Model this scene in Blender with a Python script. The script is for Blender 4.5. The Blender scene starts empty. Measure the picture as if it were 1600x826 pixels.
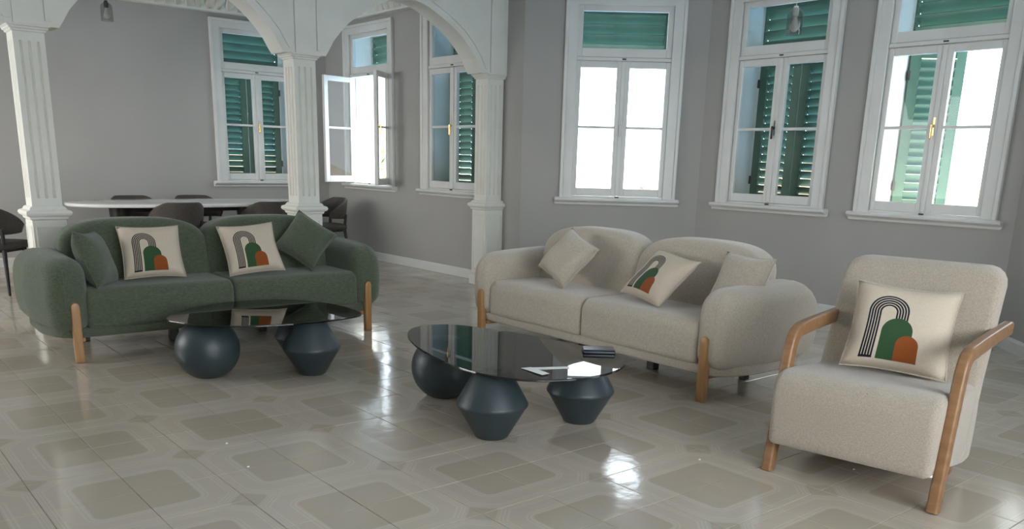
import bpy, bmesh, math, random
from mathutils import Vector, Matrix
R = random.Random(7)
S = bpy.context.scene
C = S.collection
PI = math.pi

# ------------------------------------------------------------------ camera
CAM_H = 1.33
F_PX, PITCH, ROLL, YAW = 1330.76, 0.258034, 0.0264153, 0.699040
def cam_axes():
    cp, sp, c, s = math.cos(PITCH), math.sin(PITCH), math.cos(ROLL), math.sin(ROLL)
    r, f, u = Vector((1, 0, 0)), Vector((0, cp, -sp)), Vector((0, sp, cp))
    r2, u2 = c * r + s * u, -s * r + c * u
    m = Matrix.Rotation(-YAW, 3, 'Z')
    return m @ r2, m @ u2, m @ f
AX = cam_axes()
def pix(p):                      # world point -> photo pixel (1600 x 826)
    v = Vector(p) - Vector((0, 0, CAM_H)); w = v.dot(AX[2])
    return (800 + F_PX * v.dot(AX[0]) / w, 600 - F_PX * v.dot(AX[1]) / w, w)
cd = bpy.data.cameras.new('camera'); cam = bpy.data.objects.new('camera', cd); C.objects.link(cam)
cd.sensor_fit = 'HORIZONTAL'; cd.sensor_width = 36; cd.lens = F_PX / 1600 * 36
cd.shift_y = (600 - 413) / 1600; cd.clip_start = .05; cd.clip_end = 2000
cam.matrix_world = Matrix.Translation((0, 0, CAM_H)) @ Matrix((AX[0], AX[1], -AX[2])).transposed().to_4x4()
S.camera = cam

# ------------------------------------------------------------------ light
S.view_settings.view_transform = 'Standard'; S.view_settings.look = 'None'
S.view_settings.gamma = 1; S.view_settings.use_curve_mapping = False
S.view_settings.exposure = -.26
world = bpy.data.worlds.new('sky'); S.world = world; world.use_nodes = True
bg = world.node_tree.nodes['Background']; bg.inputs[0].default_value = (.80, .90, 1, 1); bg.inputs[1].default_value = 10.0
sun = bpy.data.lights.new('sun_offscreen', 'SUN'); sun.energy = 45.0; sun.angle = .01; sun.color = (1, .93, .8)
so = bpy.data.objects.new('sun_offscreen', sun); C.objects.link(so)
so.rotation_euler = Vector((-.24, .11, -1)).to_track_quat('-Z', 'Y').to_euler()
def area(name, loc, direction, sx, sy, power, col):
    l = bpy.data.lights.new(name, 'AREA'); l.shape = 'RECTANGLE'; l.size = sx; l.size_y = sy; l.energy = power; l.color = col
    o = bpy.data.objects.new(name, l); C.objects.link(o); o.location = loc
    o.rotation_euler = Vector(direction).to_track_quat('-Z', 'Y').to_euler(); return o
# daylight through the wall openings behind the camera (it shows as highlights on the ball supports and lights the
# column fronts) and at the far left of the dining room (it warms the back wall); each lamp fills its opening
area('window_behind_offscreen', (1.6, -2.42, 1.75), (0, 1, -.12), 4.6, 1.9, 85, (1, .89, .74))
area('window_dining_left_offscreen', (-2.92, 8.7, 1.75), (1, .1, .05), 3.6, 1.9, 110, (1, .78, .54))

# ------------------------------------------------------------------ materials
def mat(name, col, rough=.6, metal=0, spec=.5, **k):
    m = bpy.data.materials.new(name); m.use_nodes = True; nt = m.node_tree
    b = nt.nodes['Principled BSDF']; b.inputs['Base Color'].default_value = (*col, 1)
    b.inputs['Roughness'].default_value = rough; b.inputs['Metallic'].default_value = metal
    b.inputs['Specular IOR Level'].default_value = spec
    for kk, v in k.items(): b.inputs[kk.replace('_', ' ')].default_value = v
    return m
def N(nt, t, **k):
    n = nt.nodes.new(t)
    for a, v in k.items(): setattr(n, a, v)
    return n
def noisy(m, col, col2, scale, bump=0, bscale=None, detail=4, coord='Object', stretch=None, dist=.01):
    nt = m.node_tree; b = nt.nodes['Principled BSDF']; L = nt.links.new
    tc = N(nt, 'ShaderNodeTexCoord'); src = tc.outputs[coord]
    if stretch:
        mp = N(nt, 'ShaderNodeMapping'); mp.inputs['Scale'].default_value = stretch; L(src, mp.inputs[0]); src = mp.outputs[0]
    n = N(nt, 'ShaderNodeTexNoise'); n.inputs['Scale'].default_value = scale; n.inputs['Detail'].default_value = detail; L(src, n.inputs['Vector'])
    r = N(nt, 'ShaderNodeValToRGB'); r.color_ramp.elements[0].position = .3; r.color_ramp.elements[1].position = .7
    r.color_ramp.elements[0].color = (*col, 1); r.color_ramp.elements[1].color = (*col2, 1)
    L(n.outputs[0], r.inputs[0]); L(r.outputs[0], b.inputs['Base Color'])
    if bump:
        n2 = N(nt, 'ShaderNodeTexNoise'); n2.inputs['Scale'].default_value = bscale or scale; n2.inputs['Detail'].default_value = 3; L(src, n2.inputs['Vector'])
        bp = N(nt, 'ShaderNodeBump'); bp.inputs['Strength'].default_value = bump; bp.inputs['Distance'].default_value = dist
        L(n2.outputs[0], bp.inputs['Height']); L(bp.outputs[0], b.inputs['Normal'])
    return m
M = {}
M['wall'] = noisy(mat('grey_wall_paint', (.4, .4, .39), .75, spec=.25), (.375, .365, .34), (.405, .392, .368), 1.3, .15, 160, dist=.0015)
M['ceil'] = noisy(mat('white_ceiling_paint', (.8, .8, .78), .8), (.78, .78, .76), (.82, .82, .8), 2)
M['white'] = noisy(mat('white_gloss_paint', (.8, .8, .78), .38), (.62, .62, .59), (.70, .70, .67), 3, .05, 40, dist=.002)
M['plaster'] = noisy(mat('white_textured_plaster', (.8, .8, .76), .7, spec=.3), (.70, .695, .63), (.755, .75, .69), 4, .25, 190, dist=.0015)
M['shutter'] = noisy(mat('green_shutter_paint', (.1, .3, .2), .45), (.07, .148, .098), (.098, .182, .128), 6)
M['brass'] = noisy(mat('brass', (.75, .55, .22), .25, 1), (.72, .52, .2), (.8, .6, .28), 20)
M['iron'] = noisy(mat('dark_iron', (.05, .045, .04), .5, .6), (.04, .035, .03), (.07, .06, .05), 30)
M['green'] = noisy(mat('green_woven_fabric', (.1, .15, .11), .95, spec=.15, Sheen_Weight=.25), (.068, .084, .054), (.112, .134, .088), 55, .5, 420, stretch=(1, 1, 3), dist=.004)
M['cream'] = noisy(mat('cream_boucle_fabric', (.6, .53, .44), .95, spec=.15, Sheen_Weight=.5), (.385, .325, .255), (.495, .43, .345), 150, .8, 230, dist=.006)
M['creamplain'] = noisy(mat('cream_woven_fabric', (.6, .53, .44), .95, spec=.15, Sheen_Weight=.5), (.425, .365, .29), (.52, .455, .37), 90, .5, 420, dist=.004)
M['wood'] = noisy(mat('oak_wood', (.45, .26, .12), .38), (.32, .16, .06), (.43, .235, .095), 9, .1, 60, stretch=(4, 4, .5))
M['walnut'] = noisy(mat('brown_beech_wood', (.36, .2, .11), .32), (.23, .115, .05), (.32, .17, .08), 9, .08, 60, stretch=(.7, 4, 4))
M['teal'] = noisy(mat('dark_teal_lacquer', (.04, .065, .075), .42), (.024, .038, .044), (.034, .05, .056), 4, .1, 90)
M['chair'] = noisy(mat('dark_taupe_upholstery', (.075, .065, .055), .85, spec=.3), (.062, .053, .046), (.088, .076, .066), 60, .3, 300)
M['black'] = noisy(mat('black_painted_metal', (.015, .015, .017), .4), (.012, .012, .014), (.02, .02, .023), 12)
M['marble'] = noisy(mat('white_marble', (.8, .79, .76), .12), (.82, .81, .79), (.66, .64, .60), 3.5, detail=10)
M['grout'] = noisy(mat('grey_grout', (.2, .185, .16), .8), (.16, .145, .125), (.22, .2, .175), 8)
M['paper'] = noisy(mat('white_paper', (.8, .8, .78), .7), (.78, .78, .76), (.84, .84, .82), 30)
M['phone'] = noisy(mat('dark_blue_glossy_case', (.012, .016, .03), .12), (.01, .013, .025), (.016, .02, .035), 9)
M['bulb'] = noisy(mat('frosted_bulb_glass', (.85, .84, .82), .3), (.55, .54, .52), (.62, .61, .58), 8)
M['roof'] = noisy(mat('red_roof_tile', (.45, .12, .08), .8), (.24, .07, .045), (.30, .09, .06), 3)
M['house'] = noisy(mat('pale_render', (.75, .7, .62), .8), (.7, .66, .58), (.8, .75, .68), 1)
M['leaf'] = noisy(mat('yellow_green_foliage', (.25, .35, .05), .6), (.09, .14, .02), (.15, .20, .035), 1.2)
M['bark'] = noisy(mat('brown_bark', (.12, .08, .05), .9), (.1, .065, .04), (.16, .11, .07), 8, .5, 20)
M['sea'] = noisy(mat('blue_sea', (.05, .16, .3), .25), (.04, .14, .28), (.07, .2, .34), .05, .2, .4)
M['hill'] = noisy(mat('dry_hillside', (.4, .3, .2), .9), (.3, .24, .15), (.5, .38, .26), .02, detail=8)

def glass(name, tint, ior, rough=0):
    m = bpy.data.materials.new(name); m.use_nodes = True; nt = m.node_tree; nt.nodes.clear(); L = nt.links.new
    o = N(nt, 'ShaderNodeOutputMaterial'); mx = N(nt, 'ShaderNodeMixShader'); fr = N(nt, 'ShaderNodeFresnel')
    ge = N(nt, 'ShaderNodeNewGeometry'); mi = N(nt, 'ShaderNodeMix', data_type='FLOAT')     # same reflectance on both faces of the sheet
    mi.inputs[2].default_value = ior; mi.inputs[3].default_value = 1 / ior; L(ge.outputs['Backfacing'], mi.inputs[0]); L(mi.outputs[0], fr.inputs['IOR'])
    t = N(nt, 'ShaderNodeBsdfTransparent'); g = N(nt, 'ShaderNodeBsdfGlossy'); g.inputs['Roughness'].default_value = rough
    no = N(nt, 'ShaderNodeTexNoise'); no.inputs['Scale'].default_value = 3
    hs = N(nt, 'ShaderNodeMix', data_type='RGBA'); hs.inputs[6].default_value = (*tint, 1); hs.inputs[7].default_value = (*[min(1, c * 1.04) for c in tint], 1)
    L(no.outputs[0], hs.inputs[0]); L(hs.outputs[2], t.inputs[0])
    L(fr.outputs[0], mx.inputs[0]); L(t.outputs[0], mx.inputs[1]); L(g.outputs[0], mx.inputs[2]); L(mx.outputs[0], o.inputs[0])
    return m
M['pane'] = glass('clear_window_glass', (.95, .96, .96), 1.22)
M['smoke'] = glass('smoked_table_glass', (.30, .31, .31), 1.68)
M['shade'] = glass('ribbed_clear_glass', (.66, .66, .64), 1.6, .2)

# tiles: pattern of two-tile rounded squares, octagon outlines and small diamonds
T = .3296; TX, TY = .9035, 3.399
def tile_material():
    m = mat('beige_ceramic_tile', (.5, .46, .4), .11, spec=.85); nt = m.node_tree; b = nt.nodes['Principled BSDF']; L = nt.links.new
    geo = N(nt, 'ShaderNodeNewGeometry'); sp = N(nt, 'ShaderNodeSeparateXYZ'); L(geo.outputs['Position'], sp.inputs[0])
    def mth(op, a, b_=None, c=None):
        n = N(nt, 'ShaderNodeMath', operation=op)
        for i, v in enumerate((a, b_, c)):
            if v is None: continue
            if isinstance(v, (int, float)): n.inputs[i].default_value = v
            else: L(v, n.inputs[i])
        return n.outputs[0]
    def fold(o, off):     # distance to motif centre in tiles, 0..1
        x = mth('DIVIDE', mth('SUBTRACT', o, off), 2 * T)
        fr = mth('SUBTRACT', mth('FRACT', mth('ADD', x, .5)), .5)
        return mth('MULTIPLY', mth('ABSOLUTE', fr), 2)
    p, q = fold(sp.outputs[0], TX), fold(sp.outputs[1], TY)
    def rbox(h, r):
        ax = mth('MAXIMUM', mth('SUBTRACT', p, h - r), 0); ay = mth('MAXIMUM', mth('SUBTRACT', q, h - r), 0)
        ln = mth('SQRT', mth('ADD', mth('MULTIPLY', ax, ax), mth('MULTIPLY', ay, ay)))
        ins = mth('MINIMUM', mth('MAXIMUM', mth('SUBTRACT', p, h - r), mth('SUBTRACT', q, h - r)), 0)
        return mth('SUBTRACT', mth('ADD', ln, ins), r)
    d1 = rbox(.60, .12)
    oc = mth('MAXIMUM', mth('MAXIMUM', p, q), mth('MULTIPLY', mth('ADD', p, q), 1 / 1.74))   # octagon gauge, 1 at diamond edge
    def band(v, c, w): return mth('LESS_THAN', mth('ABSOLUTE', mth('SUBTRACT', v, c)), w)
    dark = mth('MAXIMUM', mth('LESS_THAN', d1, 0), mth('GREATER_THAN', mth('ADD', p, q), 1.76))
    lines = mth('MAXIMUM', mth('MAXIMUM', band(d1, .035, .012), band(d1, .085, .012)), mth('MAXIMUM', band(oc, .895, .012), mth('MAXIMUM', band(oc, .935, .009), band(oc, .97, .007))))
    no = N(nt, 'ShaderNodeTexNoise'); no.inputs['Scale'].default_value = 260; no.inputs['Detail'].default_value = 2; L(geo.outputs['Position'], no.inputs['Vector'])
    def mix(f, a, c):
        n = N(nt, 'ShaderNodeMix', data_type='RGBA')
        for i, v in ((0, f), (6, a), (7, c)):
            if isinstance(v, tuple): n.inputs[i].default_value = (*v, 1)
            else: L(v, n.inputs[i])
        return n.outputs[2]
    base = mix(no.outputs[0], (.455, .395, .325), (.515, .45, .375))
    dk = mix(no.outputs[0], (.395, .335, .267), (.46, .395, .322))
    col = mix(dark, base, dk); col = mix(lines, col, (.52, .46, .385))
    L(col, b.inputs['Base Color'])
    n2 = N(nt, 'ShaderNodeTexNoise'); n2.inputs['Scale'].default_value = 38; n2.inputs['Detail'].default_value = 2; L(geo.outputs['Position'], n2.inputs['Vector'])
    n3 = N(nt, 'ShaderNodeTexNoise'); n3.inputs['Scale'].default_value = 5; L(geo.outputs['Position'], n3.inputs['Vector'])
    hsum = mth('ADD', mth('MULTIPLY', n2.outputs[0], .12), mth('ADD', mth('MULTIPLY', n3.outputs[0], 1.0), mth('MULTIPLY', lines, .03)))
    bp = N(nt, 'ShaderNodeBump'); bp.inputs['Strength'].default_value = .55; bp.inputs['Distance'].default_value = .004
    L(hsum, bp.inputs['Height']); L(bp.outputs[0], b.inputs['Normal'])
    return m
M['tile'] = tile_material()

def print_material():     # cream cushion cover with an embroidered rainbow, green arch and orange arch
    m = mat('cream_cushion_with_print', (.62, .55, .46), .9, spec=.15, Sheen_Weight=.15); nt = m.node_tree; b = nt.nodes['Principled BSDF']; L = nt.links.new
    tc = N(nt, 'ShaderNodeTexCoord'); sp = N(nt, 'ShaderNodeSeparateXYZ'); L(tc.outputs['UV'], sp.inputs[0])
    X, Y = sp.outputs[0], sp.outputs[1]
    def mth(op, a, b_=None):
        n = N(nt, 'ShaderNodeMath', operation=op)
        for i, v in enumerate((a, b_)):
            if v is None: continue
            if isinstance(v, (int, float)): n.inputs[i].default_value = v
            else: L(v, n.inputs[i])
        return n.outputs[0]
    def arch(cx, cy):        # distance from arch skeleton (vertical ray going down from cx, cy)
        dx = mth('SUBTRACT', X, cx); dy = mth('MAXIMUM', mth('SUBTRACT', Y, cy), 0)
        return mth('SQRT', mth('ADD', mth('MULTIPLY', dx, dx), mth('MULTIPLY', dy, dy)))
    above = mth('GREATER_THAN', Y, .075)
    d = arch(.36, .62)
    ring = mth('MULTIPLY', mth('LESS_THAN', d, .205), mth('GREATER_THAN', d, .075))
    ph = mth('FRACT', mth('DIVIDE', mth('SUBTRACT', d, .075), .0275))
    stripe = mth('MULTIPLY', ring, mth('LESS_THAN', ph, .66))
    bar = mth('MULTIPLY', ring, mth('LESS_THAN', Y, .10))
    black = mth('MULTIPLY', mth('MAXIMUM', stripe, bar), above)
    grn = mth('MULTIPLY', mth('LESS_THAN', arch(.475, .40), .155), above)
    org = mth('MULTIPLY', mth('LESS_THAN', arch(.595, .25), .112), above)
    front = mth('GREATER_THAN', sp.outputs[2] if False else X, -1)
    no = N(nt, 'ShaderNodeTexNoise'); no.inputs['Scale'].default_value = 120; L(tc.outputs['Object'], no.inputs['Vector'])
    def mix(f, a, c):
        n = N(nt, 'ShaderNodeMix', data_type='RGBA')
        for i, v in ((0, f), (6, a), (7, c)):
            if isinstance(v, tuple): n.inputs[i].default_value = (*v, 1)
            else: L(v, n.inputs[i])
        return n.outputs[2]
    col = mix(no.outputs[0], (.52, .44, .34), (.62, .535, .425))
    col = mix(black, col, (.012, .012, .022)); col = mix(grn, col, (.034, .08, .034)); col = mix(org, col, (.26, .07, .016))
    L(col, b.inputs['Base Color'])
    n2 = N(nt, 'ShaderNodeTexNoise'); n2.inputs['Scale'].default_value = 300; L(tc.outputs['Object'], n2.inputs['Vector'])
    bp = N(nt, 'ShaderNodeBump'); bp.inputs['Strength'].default_value = .35; bp.inputs['Distance'].default_value = .003
    L(n2.outputs[0], bp.inputs['Height']); L(bp.outputs[0], b.inputs['Normal'])
    return m
M['print'] = print_material()

# ------------------------------------------------------------------ mesh helpers
def obj(name, bm, m, parent=None, loc=(0, 0, 0), smooth=False, rot=None):
    me = bpy.data.meshes.new(name); bmesh.ops.recalc_face_normals(bm, faces=bm.faces); bm.to_mesh(me); bm.free()
    me.materials.append(M[m] if isinstance(m, str) else m)
    if smooth:
        for p in me.polygons: p.use_smooth = True
        if smooth is not True: me.set_sharp_from_angle(angle=smooth)
    o = bpy.data.objects.new(name, me); C.objects.link(o); o.parent = parent; o.location = loc
    if rot: o.rotation_euler = rot
    return o
def inst(src, parent, loc=(0, 0, 0), rot=(0, 0, 0), name=None):
    o = src.copy(); C.objects.link(o); o.parent = parent; o.location = loc; o.rotation_euler = rot
    if name: o.name = name
    return o
def copy_tree(o, parent=None):
    c = o.copy(); C.objects.link(c); c.parent = parent
    for ch in list(o.children): copy_tree(ch, c)
    return c
def tag(o, label, cat, group=None):
    o['label'] = label; o['category'] = cat
    if group: o['group'] = group
    return o
def struct(o): o['kind'] = 'structure'; return o
def thing(name, label, cat, loc=(0, 0, 0), rz=0, group=None):
    o = bpy.data.objects.new(name, None); o.empty_display_size = .1; C.objects.link(o); o.location = loc; o.rotation_euler = (0, 0, rz)
    return tag(o, label, cat, group)
def box(bm, x0, x1, y0, y1, z0, z1, bev=0, seg=2):
    g = bmesh.ops.create_cube(bm, size=1)['verts']
    for v in g: v.co = Vector(((x0 + x1) / 2 + v.co.x * (x1 - x0), (y0 + y1) / 2 + v.co.y * (y1 - y0), (z0 + z1) / 2 + v.co.z * (z1 - z0)))
    if bev:
        es = list({e for v in g for e in v.link_edges})
        bmesh.ops.bevel(bm, geom=es, offset=bev, segments=seg, profile=.5, affect='EDGES')
    return bm
def B(*a, **k): return box(bmesh.new(), *a, **k)
def lathe(prof, n=40, bm=None, cx=0, cy=0):
    bm = bm or bmesh.new(); rings = []
    for r, z in prof:
        if r < 1e-5: rings.append([bm.verts.new((cx, cy, z))])
        else: rings.append([bm.verts.new((cx + r * math.cos(2 * PI * i / n), cy + r * math.sin(2 * PI * i / n), z)) for i in range(n)])
    for a, b in zip(rings, rings[1:]):
        for i in range(n):
            j = (i + 1) % n
            if len(a) == 1 and len(b) == 1: break
            if len(a) == 1: bm.faces.new((a[0], b[j], b[i]))
            elif len(b) == 1: bm.faces.new((a[i], a[j], b[0]))
            else: bm.faces.new((a[i], a[j], b[j], b[i]))
    for rg in (rings[0], rings[-1]):
        if len(rg) > 1: bm.faces.new(rg)
    return bm
def normals2(pts):
    n = len(pts); out = []
    ar = sum(pts[i][0] * pts[(i + 1) % n][1] - pts[(i + 1) % n][0] * pts[i][1] for i in range(n))
    sg = 1 if ar > 0 else -1
    for i in range(n):
        a, b = pts[i - 1], pts[(i + 1) % n]; t = Vector((b[0] - a[0], b[1] - a[1])).normalized()
        out.append((t.y * sg, -t.x * sg))
    return out
def resample(pts, n):
    P = [Vector(p) for p in pts]; seg = [(P[(i + 1) % len(P)] - P[i]).length for i in range(len(P))]; tot = sum(seg); out = []; i = 0; acc = 0
    for k in range(n):
        s_ = tot * k / n
        while acc + seg[i] < s_ - 1e-9: acc += seg[i]; i += 1
        f_ = (s_ - acc) / max(seg[i], 1e-9); q = P[i].lerp(P[(i + 1) % len(P)], f_); out.append((q.x, q.y))
    return out
def puffy(pts, w0, w1, r, fn, seg=5, bulge=0):
    """closed outline pts (a,b) extruded from w0 to w1 with edge rounding r; fn(a,b,w)->xyz"""
    pts = resample(pts, 96); bm = bmesh.new(); nr = normals2(pts); rings = []; st = []
    for k in range(seg + 1):
        t = PI / 2 * k / seg; st.append((r * (1 - math.sin(t)), w0 + r * (1 - math.cos(t))))
    for k in range(seg, -1, -1):
        t = PI / 2 * k / seg; st.append((r * (1 - math.sin(t)), w1 - r * (1 - math.cos(t))))
    for off, w in st:
        rings.append([bm.verts.new(fn(p[0] - n[0] * off, p[1] - n[1] * off, w)) for p, n in zip(pts, nr)])
    m = len(pts)
    for a, b in zip(rings, rings[1:]):
        for i in range(m): bm.faces.new((a[i], a[(i + 1) % m], b[(i + 1) % m], b[i]))
    for rg, w, s in ((rings[0], w0, -1), (rings[-1], w1, 1)):
        prev = rg; cx = (min(p[0] for p in pts) + max(p[0] for p in pts)) / 2; cy = (min(p[1] for p in pts) + max(p[1] for p in pts)) / 2
        for f_ in (.75, .5, .25):
            cur = []
            for p, n in zip(pts, nr):
                a = cx + (p[0] - n[0] * r - cx) * f_; b = cy + (p[1] - n[1] * r - cy) * f_
                cur.append(bm.verts.new(fn(a, b, w + s * bulge * (1 - f_ * f_))))
            for i in range(m): bm.faces.new((prev[i], prev[(i + 1) % m], cur[(i + 1) % m], cur[i]))
            prev = cur
        c = bm.verts.new(fn(cx, cy, w + s * bulge))
        for i in range(m): bm.faces.new((prev[i], prev[(i + 1) % m], c))
    return bm
def prism(pts, fn, d0, d1):
    bm = bmesh.new(); a = [bm.verts.new(fn(p[0], p[1], d0)) for p in pts]; b = [bm.verts.new(fn(p[0], p[1], d1)) for p in pts]
    n = len(pts); bm.faces.new(a); bm.faces.new(b)
    for i in range(n): bm.faces.new((a[i], a[(i + 1) % n], b[(i + 1) % n], b[i]))
    return bm
def smooth_closed(pts, n=8):
    out = []; m = len(pts)
    for i in range(m):
        p0, p1, p2, p3 = [Vector(pts[(i + k) % m]) for k in (-1, 0, 1, 2)]
        for k in range(n):
            t = k / n
            out.append(tuple(.5 * ((2 * p1) + (-p0 + p2) * t + (2 * p0 - 5 * p1 + 4 * p2 - p3) * t * t + (-p0 + 3 * p1 - 3 * p2 + p3) * t ** 3)))
    return out
def rrect(x0, x1, y0, y1, r, n=6):
    out = []
    rs = r if isinstance(r, (tuple, list)) else (r,) * 4
    for (cx, cy, a0), rr in zip(((x1, y1, 0), (x0, y1, 90), (x0, y0, 180), (x1, y0, 270)), rs):
        ox = cx - rr if a0 in (0, 270) else cx + rr; oy = cy - rr if a0 in (0, 90) else cy + rr
        for k in range(n + 1):
            a = math.radians(a0 + 90 * k / n); out.append((ox + rr * math.cos(a), oy + rr * math.sin(a)))
    return out
def sweep(path, prof):
    """path: list of Vector; prof: list of (a,b) offsets, frame keeps b in the plane x=const (side profile)"""
    bm = bmesh.new(); rings = []; n = len(path)
    for i, p in enumerate(path):
        t = (path[min(i + 1, n - 1)] - path[max(i - 1, 0)]).normalized()
        sx = Vector((1, 0, 0)); up = t.cross(sx).normalized(); sx = up.cross(t).normalized()
        rings.append([bm.verts.new(p + sx * a + up * b) for a, b in prof])
    m = len(prof)
    for a, b in zip(rings, rings[1:]):
        for i in range(m): bm.faces.new((a[i], a[(i + 1) % m], b[(i + 1) % m], b[i]))
    bm.faces.new(rings[0]); bm.faces.new(rings[-1]); return bm

def tube(path, r, closed=False, n=6):
    bm = bmesh.new(); rings = []; k = len(path)
    for i, p in enumerate(path):
        a, b = (path[i - 1], path[(i + 1) % k]) if closed else (path[max(0, i - 1)], path[min(k - 1, i + 1)])
        t = (b - a).normalized(); e = t.orthogonal().normalized() if i == 0 else (e - t * e.dot(t)).normalized(); g = t.cross(e)
        rings.append([bm.verts.new(p + e * r * math.cos(2 * PI * j / n) + g * r * math.sin(2 * PI * j / n)) for j in range(n)])
    for a, b in zip(rings, rings[1:] + ([rings[0]] if closed else [])):
        for j in range(n): bm.faces.new((a[j], a[(j + 1) % n], b[(j + 1) % n], b[j]))
    if not closed: bm.faces.new(rings[0]); bm.faces.new(rings[-1])
    return bm
# ------------------------------------------------------------------ room shell
XC, YB, X5 = 5.87, 11.1, 7.25
PC = (XC, 6.93); P4 = (X5, 5.72); P7 = (X5, 2.65); P8 = (XC, 1.27)
XW, YS, ZC = -2.5, -2.0, 3.36
WT = .42
OPEN = (.49, .95, 2.86)      # half width, sill, head of a window opening
def wall(name, p0, p1, centers, parent=None, opens=None):
    """inner face from p0 to p1 (room on the right-hand side seen from above going p0->p1 is outside = left)"""
    p0, p1 = Vector(p0), Vector(p1); d = (p1 - p0); Ln = d.length; d.normalize(); out = Vector((-d.y, d.x))
    bm = bmesh.new()
    def blk(s0, s1, z0, z1):
        if s1 - s0 < 1e-4: return
        vs = []
        for s, w in ((s0, 0), (s1, 0), (s1, WT), (s0, WT)):
            q = p0 + d * s + out * w; vs.append((q.x, q.y))
        lo = [bm.verts.new((*q, z0)) for q in vs]; hi = [bm.verts.new((*q, z1)) for q in vs]
        bm.faces.new(lo); bm.faces.new(hi)
        for i in range(4): bm.faces.new((lo[i], lo[(i + 1) % 4], hi[(i + 1) % 4], hi[i]))
    ops = opens or [(c - OPEN[0], c + OPEN[0], OPEN[1], OPEN[2]) for c in sorted(centers)]
    s = 0
    for a, b, z0, z1 in ops:
        blk(s, a, 0, ZC); blk(a, b, 0, z0); blk(a, b, z1, ZC); s = b
    blk(s, Ln, 0, ZC)
    return struct(obj(name, bm, 'wall'))
# corner chain seen from above, clockwise, outside on the left of travel
cA = 4.88 - XW
wall('wall_back', (XW, YB), (XC, YB), [cA])
wall('wall_dining', (XC, YB), PC, [YB - 9.95, YB - 8.14])
L4 = (Vector(P4) - Vector(PC)).length
wall('wall_bay_left', PC, P4, [1.0])
wall('wall_bay', P4, P7, [P4[1] - 4.87, P4[1] - 3.375])
L7 = (Vector(P8) - Vector(P7)).length
wall('wall_bay_right', P7, P8, [L7 / 2])
wall('wall_right', P8, (XC, YS), [])
wall('wall_front', (XC, YS), (XW, YS), [], opens=[(XC - 3.9, XC + .7, .8, 2.7)])
wall('wall_left', (XW, YS), (XW, YB), [], opens=[(8.9, 12.5, .8, 2.7)])
# masonry behind the outer corners of the bay
def corner(p, n, nm):
    bm = bmesh.new(); c = Vector(p) + Vector(n).normalized() * .30
    lathe([(.285, 0), (.285, ZC)], 16, bm, c.x, c.y); struct(obj(nm, bm, 'wall'))
corner(P4, (.95, .4), 'wall_bay_corner'); corner(P7, (.95, -.4), 'wall_bay_corner')
bm = bmesh.new()
pts = [(XW - .42, YS - .42), (XC + .42, YS - .42), (XC + .42, 1.0), (X5 + .42, 2.4), (X5 + .42, 5.95), (XC + .42, 7.2), (XC + .42, YB + .42), (XW - .42, YB + .42)]
struct(obj('ceiling', prism(pts, lambda a, b, w: (a, b, w), ZC, ZC + .2), 'ceil'))
floor = struct(obj('floor', prism(pts, lambda a, b, w: (a, b, w), -.25, -.0035), 'grout'))
# tiles
def tile_bm(bm, cx, cy, z=0):
    h = T / 2 - .0011; k = .0022
    lo = [bm.verts.new((cx + sx * h, cy + sy * h, -.006 + z)) for sx, sy in ((-1, -1), (1, -1), (1, 1), (-1, 1))]
    mi = [bm.verts.new((cx + sx * h, cy + sy * h, -.0013 + z)) for sx, sy in ((-1, -1), (1, -1), (1, 1), (-1, 1))]
    hi = [bm.verts.new((cx + sx * (h - k), cy + sy * (h - k), z)) for sx, sy in ((-1, -1), (1, -1), (1, 1), (-1, 1))]
    for a, b in ((lo, mi), (mi, hi)):
        for i in range(4): bm.faces.new((a[i], a[(i + 1) % 4], b[(i + 1) % 4], b[i]))
    bm.faces.new(hi)
cells = []
for i in range(-12, 22):
    for j in range(-18, 26):
        cx, cy = TX + (i + .5) * T, TY + (j + .5) * T
        if cx < XW - .1 or cy < YS - .1 or cy > YB + .1 or cx > X5 + .1: continue
        if cx > XC + .1 and not (P8[1] - .2 + (cx - XC) < cy < PC[1] + .2 - (cx - XC) * .88): continue
        area_ = 0; q = [pix((cx + sx * T / 2, cy + sy * T / 2, 0)) for sx, sy in ((-1, -1), (1, -1), (1, 1), (-1, 1))]
        if all(k[2] > .2 for k in q):
            mx, my = sum(k[0] for k in q) / 4, sum(k[1] for k in q) / 4
            if -40 < mx < 1640 and -20 < my < 880:
                area_ = abs(sum(q[k][0] * q[(k + 1) % 4][1] - q[(k + 1) % 4][0] * q[k][1] for k in range(4))) / 2
        cells.append((area_, cx, cy))
cells.sort(reverse=True)
bm = bmesh.new(); tile_bm(bm, 0, 0); t0 = obj('tile', bm, 'tile', floor, (cells[0][1], cells[0][2], 0))
for a, cx, cy in cells[1:300]: inst(t0, floor, (cx, cy, R.uniform(-.0004, .0004)))
bm = bmesh.new()
for a, cx, cy in cells[300:]: tile_bm(bm, cx, cy)
o = obj('distant_tiles', bm, 'tile', floor); o['kind'] = 'stuff'

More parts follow.
